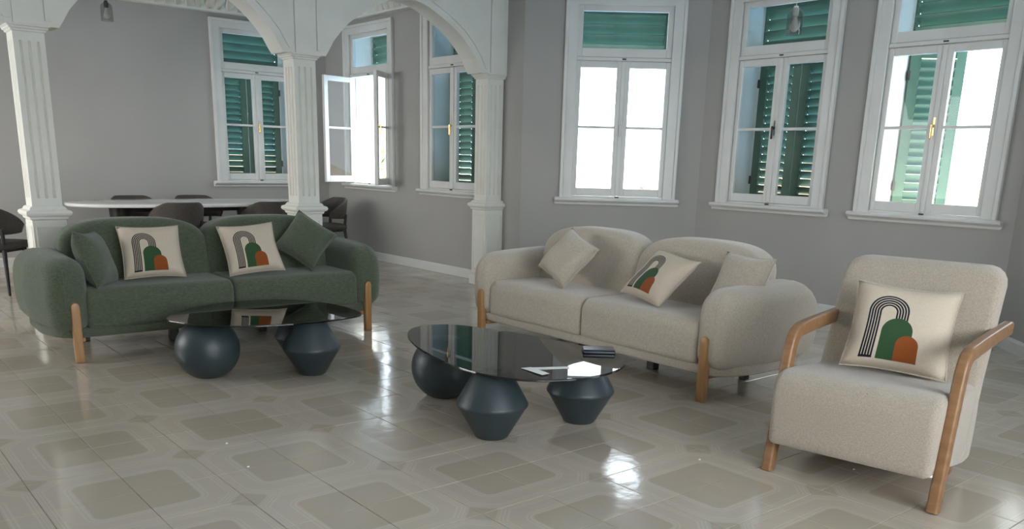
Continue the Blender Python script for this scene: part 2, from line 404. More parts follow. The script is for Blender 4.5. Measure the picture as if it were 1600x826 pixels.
# baseboards
def baseboard(name, p0, p1):
    p0, p1 = Vector(p0), Vector(p1); d = (p1 - p0); Ln = d.length; d.normalize(); out = Vector((-d.y, d.x))
    prof = [(0, 0), (-.018, 0), (-.018, .085), (-.012, .098), (-.004, .105), (0, .105)]
    bm = bmesh.new(); rg = []
    for s in (0, Ln): rg.append([bm.verts.new((*(p0 + d * s + out * a), z)) for a, z in prof])
    for i in range(len(prof)): bm.faces.new((rg[0][i], rg[0][(i + 1) % 6], rg[1][(i + 1) % 6], rg[1][i]))
    bm.faces.new(rg[0]); bm.faces.new(rg[1]); struct(obj(name, bm, 'white'))
baseboard('baseboard_back', (XW, YB), (XC, YB)); baseboard('baseboard_dining', (XC, YB), PC)
baseboard('baseboard_bay_left', PC, P4); baseboard('baseboard_bay', P4, P7); baseboard('baseboard_bay_right', P7, P8)
baseboard('baseboard_right', P8, (XC, YS)); baseboard('baseboard_left', (XW, YS), (XW, YB))

# plaster cornice with leaves above the dining walls
def cornice(name, p0, p1):
    p0, p1 = Vector(p0), Vector(p1); d = (p1 - p0); Ln = d.length; d.normalize(); out = Vector((-d.y, d.x))
    prof = [(0, 2.985), (-.095, 2.985), (-.10, 3.0), (-.12, 3.02), (-.20, 3.14), (-.30, 3.24), (-.31, 3.27), (-.33, 3.28), (-.33, ZC), (0, ZC)]
    bm = bmesh.new(); rg = []
    for s in (0, Ln): rg.append([bm.verts.new((*(p0 + d * s + out * a), z)) for a, z in prof])
    k = len(prof)
    for i in range(k): bm.faces.new((rg[0][i], rg[0][(i + 1) % k], rg[1][(i + 1) % k], rg[1][i]))
    bm.faces.new(rg[0]); bm.faces.new(rg[1]); o = struct(obj(name, bm, 'plaster'))
    # one acanthus leaf, lying on the sloped cove: local x along wall, y up the slope, z off the slope
    bm = bmesh.new(); G = {}
    for i in range(7):
        for j in range(9):
            u, v = (i - 3) / 3, j / 8
            w = .055 * (math.sin(PI * min(1, v * .93 + .07)) ** .6) * (1 + .12 * math.cos(v * 26))
            G[i, j] = bm.verts.new((u * w, v * .255, .006 + .022 * (1 - u * u) * (.4 + .6 * v) + .008 * math.cos(u * 9) + (.02 * max(0, v - .75) / .25)))
    for i in range(6):
        for j in range(8): bm.faces.new((G[i, j], G[i + 1, j], G[i + 1, j + 1], G[i, j + 1]))
    up = (Vector((*(out * -.19), .235))).normalized(); ex = Vector((d.x, d.y, 0)); nz = ex.cross(up)
    if nz.z > 0: ex = -ex; nz = ex.cross(up)
    rot = Matrix((ex, up, nz)).transposed().to_euler()
    n = int(Ln / .125); src = None
    for k in range(n):
        q = p0 + d * (.06 + k * .125) + out * -.11
        if src is None: src = obj('leaf', bm, 'plaster', o, (q.x, q.y, 3.008), True, rot)
        else: inst(src, o, (q.x, q.y, 3.008), rot)
cornice('trim_1', (1.2, YB), (XC, YB)); cornice('trim_2', (XC, YB), (XC, 7.5))

# ------------------------------------------------------------------ windows
WIN = [0]
def frame_bm(x0, x1, z0, z1, gx0, gx1, gz0, gz1, y0, y1, bev=.004, bars=()):
    bm = bmesh.new()
    box(bm, x0, gx0, y0, y1, z0, z1, bev, 1); box(bm, gx1, x1, y0, y1, z0, z1, bev, 1)
    box(bm, gx0 - .001, gx1 + .001, y0 + .001, y1 - .001, z0, gz0, bev, 1); box(bm, gx0 - .001, gx1 + .001, y0 + .001, y1 - .001, gz1, z1, bev, 1)
    for z in bars: box(bm, gx0 - .001, gx1 + .001, y0 + .006, y1 - .006, z - .0125, z + .0125, .003, 1)
    return bm
WC = {}
def window(pos, ang, left=0, right=0, handle='brass'):
    WIN[0] += 1
    w = bpy.data.objects.new('window_%d' % WIN[0], None); C.objects.link(w); w.location = (pos[0], pos[1], 0); w.rotation_euler = (0, 0, ang); struct(w)
    def part(key, mk, m, parent, loc=(0, 0, 0), rot=(0, 0, 0), name=None, smooth=False):
        if key not in WC: WC[key] = obj(name or key, mk(), m, parent, loc, smooth, rot); return WC[key]
        return inst(WC[key], parent, loc, rot)
    def casing():
        bm = bmesh.new()
        for sx in (-1, 1):
            a, b = sorted((sx * .47, sx * .59)); box(bm, a, b, -.028, 0.0, .955, 2.92, .006)
            a, b = sorted((sx * .562, sx * .598)); box(bm, a, b, -.045, 0.0, .955, 2.93, .008)
        box(bm, -.59, .59, -.0275, 0.0, 2.82, 2.92, .006); box(bm, -.597, .597, -.0445, 0.0, 2.895, 2.93, .008)
        return bm
    part('casing', casing, 'white', w)
    def sill():
        pr = [(.0, .895), (-.03, .895), (-.036, .915), (-.058, .925), (-.08, .938), (-.082, .955), (-.07, .966), (.06, .966)]
        bm = bmesh.new(); rg = []
        for x, sc in ((-.645, .8), (-.635, 1), (.635, 1), (.645, .8)): rg.append([bm.verts.new((x, a * (sc if a < 0 else 1), .93 + (z - .93) * sc)) for a, z in pr])
        k = len(pr)
        for a, b in zip(rg, rg[1:]):
            for i in range(k): bm.faces.new((a[i], a[(i + 1) % k], b[(i + 1) % k], b[i]))
        bm.faces.new(rg[0]); bm.faces.new(rg[-1]); return bm
    part('sill', sill, 'white', w)
    def fixed():
        bm = bmesh.new()
        for sx in (-1, 1):
            a, b = sorted((sx * .475, sx * .492)); box(bm, a, b, -.004, .075, .95, 2.86)
        box(bm, -.48, .48, -.004, .075, 2.84, 2.862); box(bm, -.48, .48, -.012, .07, 2.305, 2.338, .005); box(bm, -.48, .48, -.004, .075, .945, .982)
        return bm
    part('window_frame', fixed, 'white', w)
    def reveal():
        bm = bmesh.new()
        for sx in (-1, 1):
            a, b = sorted((sx * .468, sx * .492)); box(bm, a, b, .076, WT + .02, .93, 2.87)
        box(bm, -.47, .47, .076, WT + .02, 2.83, 2.87); box(bm, -.47, .47, .076, WT + .06, .93, .965); return bm
    part('reveal', reveal, 'white', w)
    ts = part('transom_sash', lambda: frame_bm(-.474, .474, 2.34, 2.838, -.42, .42, 2.425, 2.765, .004, .046), 'white', w)
    part('tpane', lambda: B(-.425, .425, -.002, .002, 2.42, 2.77), 'pane', ts, (0, .028, 0), name='pane')
    bar = -.0
    for key, sx, rot in (('casement_l', -1, -left), ('casement_r', 1, right)):
        def leaf(sx=sx):
            a = [(.0, .472), (.05, .41)]
            if sx < 0: return frame_bm(.002, .4735, .984, 2.303, .05, .41, 1.063, 2.24, 0, .042, bars=(1.668,))
            return frame_bm(-.4735, -.002, .984, 2.303, -.41, -.05, 1.063, 2.24, 0, .042, bars=(1.668,))
        lf = part(key, leaf, 'white', w, (sx * .475, .003, 0), (0, 0, rot), name='casement')
        for kz, (z0, z1) in enumerate(((1.055, 1.66), (1.675, 2.245))):
            part('p%d%d' % (sx, kz), lambda z0=z0, z1=z1, sx=sx: (B(.045, .415, .022, .026, z0, z1) if sx < 0 else B(-.415, -.045, .022, .026, z0, z1)), 'pane', lf, name='pane')
        if sx > 0:
            def hd():
                bm = bmesh.new(); box(bm, -.492, -.468, -.012, .0, 1.60, 1.75, .005); box(bm, -.489, -.471, -.045, -.01, 1.665, 1.69, .005); box(bm, -.49, -.47, -.055, -.037, 1.575, 1.695, .008); return bm
            part('handle_' + handle, hd, {'brass': 'brass', 'white': 'white', 'iron': 'iron'}[handle], lf, name='handle')
            part('astragal', lambda: B(-.497, -.455, -.012, .0, .99, 2.298, .005), 'white', lf, name='meeting_bead')
        for z in (1.25, 2.05):
            part('hinge', lambda: lathe([(.007, -.05), (.007, .05)], 10), 'white', w, (sx * .477, -.008, z), smooth=.6)
    part('latch', lambda: B(-.02, .02, -.022, -.008, -.006, .006, .003), 'iron', w, (0, 0, 2.322)); part('latch', None, None, w, (0, -.004, .975))
    return w
def shutter_leaf(name, label, pos, ang, lx, half, z0, z1, ns, rot=0, group=None, slat_d=.096, tilt=.80, hinge_left=True, top=.08, bot=.10, stile=.09):
    """one louvred shutter; pos/ang as the window; lx = local x of hinge; half = width (sign gives direction)"""
    base = Matrix.Translation((pos[0], pos[1], 0)) @ Matrix.Rotation(ang, 4, 'Z') @ Matrix.Translation((lx, .355, 0)) @ Matrix.Rotation(rot, 4, 'Z')
    e = thing(name, label, 'shutter', group=group); e.matrix_world = base @ Matrix.Translation((0, 0, z0)); e.matrix_basis = base @ Matrix.Translation((0, 0, z0))
    x0, x1 = sorted((0, half)); H = z1 - z0
    fr = obj('shutter_frame', frame_bm(x0 + .002, x1 - .002, 0, H, x0 + stile, x1 - stile, bot, H - top, -.02, .02), 'shutter', e)
    sp = (H - top - bot) / ns; src = None
    for k in range(ns):
        z = bot + sp * (k + .5)
        if src is None: src = obj('slat', B(x0 + stile - .004, x1 - stile + .004, -slat_d / 2, slat_d / 2, -.005, .005, .002, 1), 'shutter', e, (0, 0, z), rot=(-tilt, 0, 0))
        else: inst(src, e, (0, 0, z), (-tilt, 0, 0))
    if ns > 8:
        k = 1 if half > 0 else -1
        for z in (.22, H - .22): obj('hinge', B(-.012 * 1, .012, -.035, .0, z - .04, z + .04, .003), 'iron', e)
    return e
A90 = -PI / 2
dA = 0; d4 = math.atan2(P4[1] - PC[1], P4[0] - PC[0]); d7 = math.atan2(P8[1] - P7[1], P8[0] - P7[0])
u4 = Vector((math.cos(d4), math.sin(d4)))
pA, pB, pCc = (4.88, YB), (XC, 9.95), (XC, 8.14)
p4 = (PC[0] + u4.x * 1.0, PC[1] + u4.y * 1.0); p5, p6 = (X5, 4.87), (X5, 3.375)
p7 = ((P7[0] + P8[0]) / 2, (P7[1] + P8[1]) / 2)
window(pA, dA); window(pB, A90, math.radians(79), math.radians(130)); window(pCc, A90)
window(p4, d4, handle='white'); window(p5, A90, handle='iron'); window(p6, A90); window(p7, d7)
def transom(pos, ang, lab): return shutter_leaf('transom_shutter', lab, pos, ang, -.462, .924, 2.375, 2.825, 4, 0, 'transom shutters', .122, .78, top=.035, bot=.035, stile=.03)
transom(pA, dA, 'green transom shutter above the window behind the dining table')
transom(pB, A90, 'green transom shutter above the open casement window of the dining room')
transom(pCc, A90, 'green transom shutter above the dining window nearest the right-hand fluted column')
transom(p4, d4, 'pale green transom shutter above the bright window with a sliver of red roof')
transom(p5, A90, 'green transom shutter behind the hanging glass pendant')
transom(p6, A90, 'green transom shutter above the window with a half-open shutter')
for pos, ang, lab in ((pA, dA, 'window behind the dining table'), (pCc, A90, 'dining window beside the fluted column'), (p5, A90, 'window behind the hanging pendant')):
    shutter_leaf('louvred_shutter', 'green louvred shutter hinged on the left, ' + lab, pos, ang, -.462, .46, .97, 2.335, 16, 0, 'closed louvred shutters')
    shutter_leaf('louvred_shutter', 'green louvred shutter hinged on the right, ' + lab, pos, ang, .462, -.46, .97, 2.335, 16, 0, 'closed louvred shutters')
shutter_leaf('louvred_shutter', 'half-open pale green louvred shutter outside the window by the armchair', p6, A90, -.462, .46, .97, 2.335, 16, math.radians(42), None)

# ------------------------------------------------------------------ colonnade
Y0, CW = 7.215, .235
COLX = [5.755, 3.625, 1.485, -.655]
CAPZ = 2.165
def column_parts(t):
    h = CW / 2
    def sq(bm, r, z0, z1, bev=.004): return box(bm, -r, r, -r, r, z0, z1, bev, 1)
    bm = bmesh.new(); sq(bm, h + .02, 0, .10); sq(bm, h + .01, .10, .125, .008); obj('plinth', bm, 'plaster', t)
    pd = obj('pedestal', sq(bmesh.new(), h, .12, .80), 'plaster', t)
    src = None
    for k in range(4):
        bm = bmesh.new(); y = -h - .006; a = h - .02
        for q in ((-a, a, .16, .178), (-a, a, .742, .76), (-a, -a + .018, .178, .742), (a - .018, a, .178, .742)): box(bm, q[0], q[1], y, -h + .004, q[2], q[3], .003, 1)
        obj('panel_moulding', bm, 'plaster', t, rot=(0, 0, k * PI / 2))
    prof = [(h, .80), (h + .012, .808), (h + .014, .822), (h + .034, .835), (h + .040, .85), (h + .034, .866), (h + .010, .876), (h + .004, .89), (h - .008, .90)]
    bm = bmesh.new(); rg = [[bm.verts.new((sx * r, sy * r, z)) for sx, sy in ((-1, -1), (1, -1), (1, 1), (-1, 1))] for r, z in prof]
    for a, b in zip(rg, rg[1:]):
        for i in range(4): bm.faces.new((a[i], a[(i + 1) % 4], b[(i + 1) % 4], b[i]))
    bm.faces.new(rg[0]); bm.faces.new(rg[-1]); obj('ledge', bm, 'plaster', t)
    hs = .1025
    # shaft with three V flutes per face between z .95 and 2.06
    bm = bmesh.new()
    sq(bm, hs, .895, .96, 0); sq(bm, hs, 2.06, 2.13, 0)
    fl = (-.056, 0, .056); w = .011; out = []
    for k in range(4):
        m = Matrix.Rotation(k * PI / 2, 2)
        loc = [(-hs, -hs)]
        for c in fl: loc += [(c - w, -hs), (c, -hs + .014), (c + w, -hs)]
        out += [tuple(m @ Vector(p)) for p in loc]
    lo = [bm.verts.new((*p, .96)) for p in out]; hi = [bm.verts.new((*p, 2.06)) for p in out]; k = len(out)
    for i in range(k): bm.faces.new((lo[i], lo[(i + 1) % k], hi[(i + 1) % k], hi[i]))
    obj('fluted_shaft', bm, 'plaster', t)
    prof = [(hs, 2.12), (hs + .012, 2.124), (hs + .012, 2.134), (hs + .024, 2.142), (hs + .026, 2.152), (hs + .036, 2.158), (hs + .036, 2.17), (hs, 2.172)]
    bm = bmesh.new(); rg = [[bm.verts.new((sx * r, sy * r, z)) for sx, sy in ((-1, -1), (1, -1), (1, 1), (-1, 1))] for r, z in prof]
    for a, b in zip(rg, rg[1:]):
        for i in range(4): bm.faces.new((a[i], a[(i + 1) % 4], b[(i + 1) % 4], b[i]))
    bm.faces.new(rg[0]); bm.faces.new(rg[-1]); obj('capital', bm, 'plaster', t)
labs = ['white fluted square column against the wall between dining room and bay', 'white fluted square column standing behind the right half of the green sofa', 'white fluted square column behind the left arm of the green sofa']
col0 = thing('column', labs[0], 'column', (COLX[0], Y0 + CW / 2, 0)); column_parts(col0)
for x, lab in zip(COLX[1:3], labs[1:]):
    c = copy_tree(col0); c.location.x = x; c['label'] = lab
# arcade wall with arches: x from left end to the dining wall
ARCH = [(.87, 0), (.845, .035), (.79, .13), (.70, .235), (.60, .325), (.48, .405), (.35, .475), (.2, .545), (.09, .572), (0, .578)]
def arch_z(dx):
    dx = abs(dx)
    for (a, za), (b, zb) in zip(ARCH, ARCH[1:]):
        if b <= dx <= a: return CAPZ + za + (zb - za) * (a - dx) / (a - b)
    return CAPZ
def arch_pts(cx, off=0, n=36):   # intrados from left to right, offset outwards
    raw = [(cx + .87 * -math.cos(PI * k / n), 0) for k in range(n + 1)]
    raw = [(x, arch_z(x - cx)) for x, _ in raw]
    if not off: return raw
    out = []
    for i, p in enumerate(raw):
        a, b = raw[max(0, i - 1)], raw[min(n, i + 1)]; t = Vector((b[0] - a[0], b[1] - a[1])).normalized()
        out.append((p[0] - t.y * off, p[1] + t.x * off))
    return out
bm = bmesh.new(); YA0, YA1 = Y0 - .005, Y0 + CW + .005
top = ZC
lower = []
xs = COLX[::-1]
lower.append((xs[0], CAPZ))
for a, b in zip(xs, xs[1:]): lower += arch_pts((a + b) / 2)
lower.append((XC + .02, CAPZ))
for y in (YA0, YA1):
    for p, q in zip(lower, lower[1:]):
        if q[0] - p[0] < 1e-5: continue
        bm.faces.new([bm.verts.new((p[0], y, p[1])), bm.verts.new((q[0], y, q[1])), bm.verts.new((q[0], y, top)), bm.verts.new((p[0], y, top))])
for p, q in zip(lower, lower[1:]):
    bm.faces.new([bm.verts.new((p[0], YA0, p[1])), bm.verts.new((q[0], YA0, q[1])), bm.verts.new((q[0], YA1, q[1])), bm.verts.new((p[0], YA1, p[1]))])
bmesh.ops.remove_doubles(bm, verts=bm.verts, dist=1e-5)
arcade = struct(obj('wall_arcade', bm, 'plaster'))
fnA = lambda a, b, w: (a, w, b)
for x in COLX[:3]:
    obj('pilaster_panel', prism([(x - .095, CAPZ + .006), (x + .095 if x < 5 else XC + .015, CAPZ + .006), (x + .095 if x < 5 else XC + .015, top - .1), (x - .095, top - .1)], fnA, YA0 + .002, YA0 - .016), 'plaster', arcade)
for a, b in zip(xs, xs[1:]):
    cx = (a + b) / 2; ap = arch_pts(cx, .062)
    lf = [p for p in ap if p[0] > a + .112 and p[0] <= cx]; rt = [p for p in ap if p[0] < b - .112 and p[0] >= cx]
    obj('spandrel_panel', prism([(a + .112, lf[0][1])] + lf + [(cx, top - .1), (a + .112, top - .1)], fnA, YA0 + .002, YA0 - .013), 'plaster', arcade)
    obj('spandrel_panel', prism([(cx, top - .1)] + rt + [(b - .112, rt[-1][1]), (b - .112, top - .1)], fnA, YA0 + .002, YA0 - .013), 'plaster', arcade)
    obj('keystone', prism([(cx - .05, CAPZ + .562), (cx + .05, CAPZ + .562), (cx + .065, CAPZ + .70), (cx - .065, CAPZ + .70)], fnA, YA0 + .003, YA0 - .03), 'plaster', arcade)

# ------------------------------------------------------------------ sofas
D_ = math.radians
def make_sofa(name, label, loc, rz, m, group=None):
    t = thing(name, label, 'sofa', loc, rz, group)
    # base band
    def flare(x, y, z):
        k = min(1, max(0, y / .35)); k = k * k * (3 - 2 * k)
        return (x + math.copysign(.07 * k, x) * min(1, abs(x) / 1.0) ** 6, y, z)
    obj('base', puffy(rrect(-1.13, 1.13, .02, .84, (.20, .20, .12, .12)), .15, .212, .014, lambda a, b, w: flare(a, b, w), 3), m, t, smooth=True)
    for sx in (-1, 1):
        # seat cushion
        x0, x1 = (-.965, -.003) if sx < 0 else (.003, .965)
        bm = bmesh.new()
        pts = rrect(.008, .56, .205, .46, (.05, .075, .02, .05), 6)   # (depth, z)
        def seat(a, b, w, x0=x0, x1=x1):
            k = (w - x0) / (x1 - x0); return (w, a - .012 * math.sin(PI * k), b + (.014 * math.sin(PI * k) if b > .4 else 0))
        obj('seat_cushion', puffy(pts, x0, x1, .028, seat, 4, .004), m, t, smooth=True)
        # back
        cx = sx * .487; hw = .503; out = []
        for k in range(41):
            a = PI * k / 40; c, s = math.cos(a), math.sin(a)
            out.append((cx + hw * math.copysign(abs(c) ** (2 / 3.0), c), .625 + .235 * abs(s) ** (2 / 3.0)))
        out += [(cx - hw, .52), (cx - hw, .40), (cx - hw + .02, .31), (cx - hw + .06, .29), (cx, .29), (cx + hw - .06, .29), (cx + hw - .02, .31), (cx + hw, .40), (cx + hw, .52)]
        obj('backrest', puffy(out, .0, .215, .055, lambda a, b, w: (a, .475 + w + (b - .45) * .27, b), 6, .012), m, t, smooth=True)
        # arm: side profile (depth, z)
        pr = rrect(-.005, .868, .185, .672, (.22, .155, .10, .14), 8)
        w0, w1 = (.945, 1.165)
        def armf(a, b, w, sx=sx):
            k = min(1, max(0, a / .4)); k = k * k * (3 - 2 * k); o_ = (w - w0) / (w1 - w0)
            return (sx * (w + .065 * k * o_ + .02 * o_ * math.sin(PI * min(1, max(0, (b - .2) / .46)))), a, b + (a / .868 - .8) * .03 * (b - .185) / .48)
        arm = obj('arm', puffy(pr, w0, w1, .085, armf, 6, .006), m, t, smooth=True)
        ring = [Vector(armf(p[0] - n_[0] * .0015, p[1] - n_[1] * .0015, w1 - .082)) for p, n_ in zip(pr, normals2(pr)) if p[1] > .27]
        k0 = max(range(len(ring)), key=lambda i: (ring[i] - ring[i - 1]).length); ring = ring[k0:] + ring[:k0]
        obj('seam', tube(ring, .0028), m, arm, smooth=True)
        # wooden front leg: flat slab with round top, and a rear leg
        lp = [(-.026, 0), (.026, 0)] + [(.026 * math.cos(a), .36 + .026 * math.sin(a)) for a in [PI * k / 8 for k in range(9)]]
        fl = puffy(lp, -.034, .012, .006, lambda a, b, w, sx=sx: (sx * 1.04 + a, w + .01, b), 2); obj('front_leg', fl, 'wood', t, smooth=.7)
        obj('rear_leg', B(sx * .86 - .025, sx * .86 + .025, .64, .69, 0, .16, .006), 'black', t)
        obj('stretcher', B(min(sx * 1.035, sx * .99), max(sx * 1.035, sx * .99), .02, .16, .125, .152, .004), 'wood', t)
    for x in (-.33, .33): obj('support_leg', B(x - .03, x + .03, .36, .42, 0, .16, .004), 'black', t)
    return t
make_sofa('sofa', 'dark green fabric two-seat sofa with oak slab legs', (2.33, 5.82, 0), D_(-1.4), 'green')
make_sofa('sofa', 'cream fabric two-seat sofa with oak slab legs in front of the bay', (3.90, 3.975, 0), A90, 'creamplain')

# ------------------------------------------------------------------ cushions
def cushion_mesh(size, thick, seed, n=18):
    bm = bmesh.new(); uvl = bm.loops.layers.uv.new('UVMap'); rr = random.Random(seed); G = {}
    ph = [rr.uniform(0, 6) for _ in range(4)]
    for side in (-1, 1):
        for i in range(n + 1):
            for j in range(n + 1):
                if side > 0 and (i in (0, n) or j in (0, n)): G[side, i, j] = G[-1, i, j]; continue
                u, v = i / n * 2 - 1, j / n * 2 - 1
                # edges bow inwards, corners stay as points
                bu = 1 - .075 * (1 - v * v) ** 1.0; bv = 1 - .075 * (1 - u * u) ** 1.0
                th = ((1 - u ** 4) * (1 - v ** 4)); th = max(0, th) ** .62; v *= (.95 if size > .4 else 1)
                wr = .05 * math.sin(u * 7 + ph[0] + v * 3) * (1 - abs(u)) * abs(v) ** 2 + .05 * math.sin(v * 8 + ph[1] + u * 2) * (1 - abs(v)) * abs(u) ** 2
                y = side * thick / 2 * (th * (1 + wr)) + .006 * math.sin(u * 3 + ph[2]) * math.sin(v * 3 + ph[3])
                G[side, i, j] = bm.verts.new((u * bu * size / 2, y, v * bv * size / 2))
    for side in (-1, 1):
        for i in range(n):
            for j in range(n):
                q = ((i, j), (i + 1, j), (i + 1, j + 1), (i, j + 1))
                f = bm.faces.new([G[(side, *k)] for k in (q if side < 0 else q[::-1])])
                for lp, k in zip(f.loops, (q if side < 0 else q[::-1])):
                    lp[uvl].uv = (k[0] / n, k[1] / n) if side < 0 else (k[0] / n + 5, k[1] / n + 5)
    return bm
def cushion(name, label, mt, size, thick, loc, rz, lean, spin, seed, group=None):
    """front is local -y; spin about the front axis, lean back, then turn about z"""
    bm = cushion_mesh(size, thick, seed); me = bpy.data.meshes.new(name); bm.to_mesh(me); bm.free(); me.materials.append(M[mt])
    for p in me.polygons: p.use_smooth = True
    o = bpy.data.objects.new(name, me); C.objects.link(o)
    o.matrix_basis = Matrix.Translation(loc) @ Matrix.Rotation(rz, 4, 'Z') @ Matrix.Rotation(-lean, 4, 'X') @ Matrix.Rotation(spin, 4, 'Y')
    n = 18; half = [v.co.copy() for v in me.vertices[:(n + 1) ** 2]]           # first grid row-major: border becomes the piping
    idx = [(i, 0) for i in range(n)] + [(n, j) for j in range(n)] + [(n - i, n) for i in range(n)] + [(0, n - j) for j in range(n)]
    obj('piping', tube([half[i * (n + 1) + j] for i, j in idx], .0035, True), mt if mt != 'print' else 'creamplain', o, smooth=True)
    return tag(o, label, 'cushion', group)
D = math.radians
cushion('cushion', 'green fabric cushion leaning on the left arm of the green sofa', 'green', .38, .16, (1.50, 6.10, .62), D(58), D(20), D(5), 1)
cushion('printed_cushion', 'rainbow-print cushion standing upright on the green sofa', 'print', .405, .13, (1.885, 6.165, .645), D(-7), D(28), D(0), 2)
cushion('printed_cushion', 'rainbow-print cushion tilted beside the green diamond-set cushion', 'print', .41, .13, (2.555, 6.05, .648), D(-7), D(30), D(-4), 3)
cushion('cushion', 'green fabric cushion set on its corner against the right arm of the green sofa', 'green', .355, .15, (3.02, 6.11, .685), D(-32), D(25), D(33), 4)
cushion('cushion', 'plain cream cushion balanced on a corner on the cream sofa', 'creamplain', .37, .14, (4.20, 4.42, .665), A90 + D(3), D(34), D(24), 5)
cushion('printed_cushion', 'rainbow-print cushion lying tilted in the middle of the cream sofa', 'print', .40, .13, (4.22, 3.58, .625), A90 - D(4), D(47), D(8), 6)
cushion('cushion', 'plain cream cushion against the arm of the cream sofa near the armchair', 'creamplain', .37, .14, (4.28, 3.01, .645), A90 - D(5), D(22), D(2), 7)

# ------------------------------------------------------------------ armchair
ac = thing('armchair', 'cream boucle armchair with bent wooden arms', 'armchair', (3.312, 1.694, 0), math.atan2(-.986, .167))
pts = smooth_closed([(-.055, .16), (-.06, .30), (-.055, .40), (-.02, .455), (.06, .47), (.3, .445), (.52, .43), (.60, .40), (.64, .30), (.63, .13), (.58, .055), (.3, .095), (.05, .128), (-.03, .138)], 4)
obj('seat', puffy(pts, -.355, .33, .035, lambda a, b, w: (w, a, b), 5, .004), 'cream', ac, smooth=True)
bo = rrect(-.365, .335, .07, .925, (.085, .085, .03, .03), 7)
def backf(a, b, w): return (a, .50 + w + (b - .43) * .40 if b > .43 else .50 + w + (b - .43) * .25, b)
bo2 = []
for i, p in enumerate(bo):
    q = bo[(i + 1) % len(bo)]; n = max(1, int(math.hypot(q[0] - p[0], q[1] - p[1]) / .05))
    for k in range(n): bo2.append((p[0] + (q[0] - p[0]) * k / n, p[1] + (q[1] - p[1]) * k / n))
obj('backrest', puffy(bo2, .0, .13, .035, backf, 5, .015), 'cream', ac, smooth=True)
pr = rrect(-.023, .023, -.031, .031, .012, 4)
for x in (-.352, .349):
    path = [Vector((x, -.02 + .012, 0))]
    ctrl = [(-.008, 0), (.02, .15), (.045, .30), (.075, .45), (.098, .55), (.12, .597), (.158, .62), (.215, .626), (.35, .632), (.55, .637), (.72, .640), (.85, .642)]
    path = [Vector((x, a, b)) for a, b in ctrl]; fine = []
    for i in range(len(path) - 1):
        p0, p1, p2, p3 = path[max(0, i - 1)], path[i], path[i + 1], path[min(len(path) - 1, i + 2)]
        for k in range(4):
            tt = k / 4; fine.append(.5 * ((2 * p1) + (-p0 + p2) * tt + (2 * p0 - 5 * p1 + 4 * p2 - p3) * tt * tt + (-p0 + 3 * p1 - 3 * p2 + p3) * tt ** 3))
    fine.append(path[-1])
    obj('arm_frame', sweep(fine, pr), 'walnut', ac, smooth=.8)
    obj('rear_leg', B(x * .74 - .022, x * .74 + .022, .50, .55, 0, .12, .006), 'walnut', ac)
def at_chair(u, v, z): return ac.matrix_basis @ Vector((u, v, z))
ac_m = Matrix.Translation(ac.location) @ Matrix.Rotation(ac.rotation_euler.z, 4, 'Z')
q = Vector((3.755, 1.768, .637))
cushion('printed_cushion', 'rainbow-print cushion on the seat of the armchair', 'print', .44, .15, q, D(-66), D(29), D(3), 8)

# ------------------------------------------------------------------ coffee tables
def coffee_table(label, outline, balls, cones, group):
    cx = sum(p[0] for p in outline) / len(outline); cy = sum(p[1] for p in outline) / len(outline)
    t = thing('coffee_table', label, 'coffee table', (cx, cy, 0), 0)
    ol = smooth_closed([(p[0] - cx, p[1] - cy) for p in outline], 6)
    obj('glass_top', puffy(ol, .338, .350, .0035, lambda a, b, w: (a, b, w), 2), 'smoke', t)
    for x, y in balls:
        pf = [(0, 0), (.088, 0), (.095, .006)] + [(.19 * math.cos(a), .168 + .19 * math.sin(a)) for a in [math.radians(-56 + k * 7) for k in range(17)]] + [(.085, .338), (0, .338)]
        obj('ball_support', lathe(pf, 48), 'teal', t, (x - cx, y - cy, 0), .7)
    for x, y in cones:
        pf = [(0, 0), (.075, 0), (.083, .006), (.166, .150), (.176, .163), (.178, .172), (.174, .183), (.092, .331), (.085, .338), (0, .338)]
        obj('bicone_support', lathe(pf, 48), 'teal', t, (x - cx, y - cy, 0), .6)
    return t
left_o = [(1.655, 5.24), (1.90, 5.50), (2.24, 5.60), (2.565, 5.505), (2.74, 5.18), (2.735, 4.78), (2.56, 4.675), (2.29, 4.665), (2.0, 4.73), (1.785, 4.865), (1.665, 5.06)]
right_o = [(2.62, 4.06), (2.77, 4.20), (2.98, 4.165), (3.10, 3.94), (3.19, 3.64), (3.24, 3.315), (3.262, 3.09), (3.18, 2.893), (3.0, 2.766), (2.78, 2.745), (2.563, 2.82), (2.428, 2.982), (2.384, 3.224), (2.428, 3.56), (2.505, 3.83)]
coffee_table('smoked glass coffee table on teal pedestals in front of the green sofa', left_o, [(1.835, 5.075)], [(2.375, 4.775), (2.48, 5.12)], None)
coffee_table('smoked glass coffee table with papers on it in front of the cream sofa', right_o, [(2.765, 3.895)], [(2.515, 3.14), (3.055, 3.075)], None)
pm = [(2.60, 3.03), (2.66, 3.045), (2.81, 2.955), (2.815, 2.925), (2.70, 2.955), (2.655, 2.90), (2.60, 2.895)]
def sheet(label, pts, z, th=.0015, lift=0):
    cx, cy = pts[0]; bm = prism([(a - cx, b - cy) for a, b in pts], lambda a, b, w: (a, b, w + lift * abs(a + b)), z, z + th)
    o = obj('paper_slip', bm, 'paper'); o.location = (cx, cy, 0); me = o.data
    for v in me.vertices: v.co.z -= z
    o.location.z = z; tag(o, label, 'paper', 'papers on the coffee table')
sheet('narrow folded white paper slip on the glass coffee table', [(2.66, 3.035), (2.835, 2.945), (2.815, 2.915), (2.63, 3.0)], .3505)
sheet('short white paper slip with a dark underside on the glass coffee table', [(2.615, 3.045), (2.665, 3.03), (2.65, 2.88), (2.60, 2.875)], .3525, lift=.02)
bk = thing('wallet', 'dark navy flat wallet on the edge of the glass coffee table', 'wallet', (3.2, 3.10, .3505), D(-40))
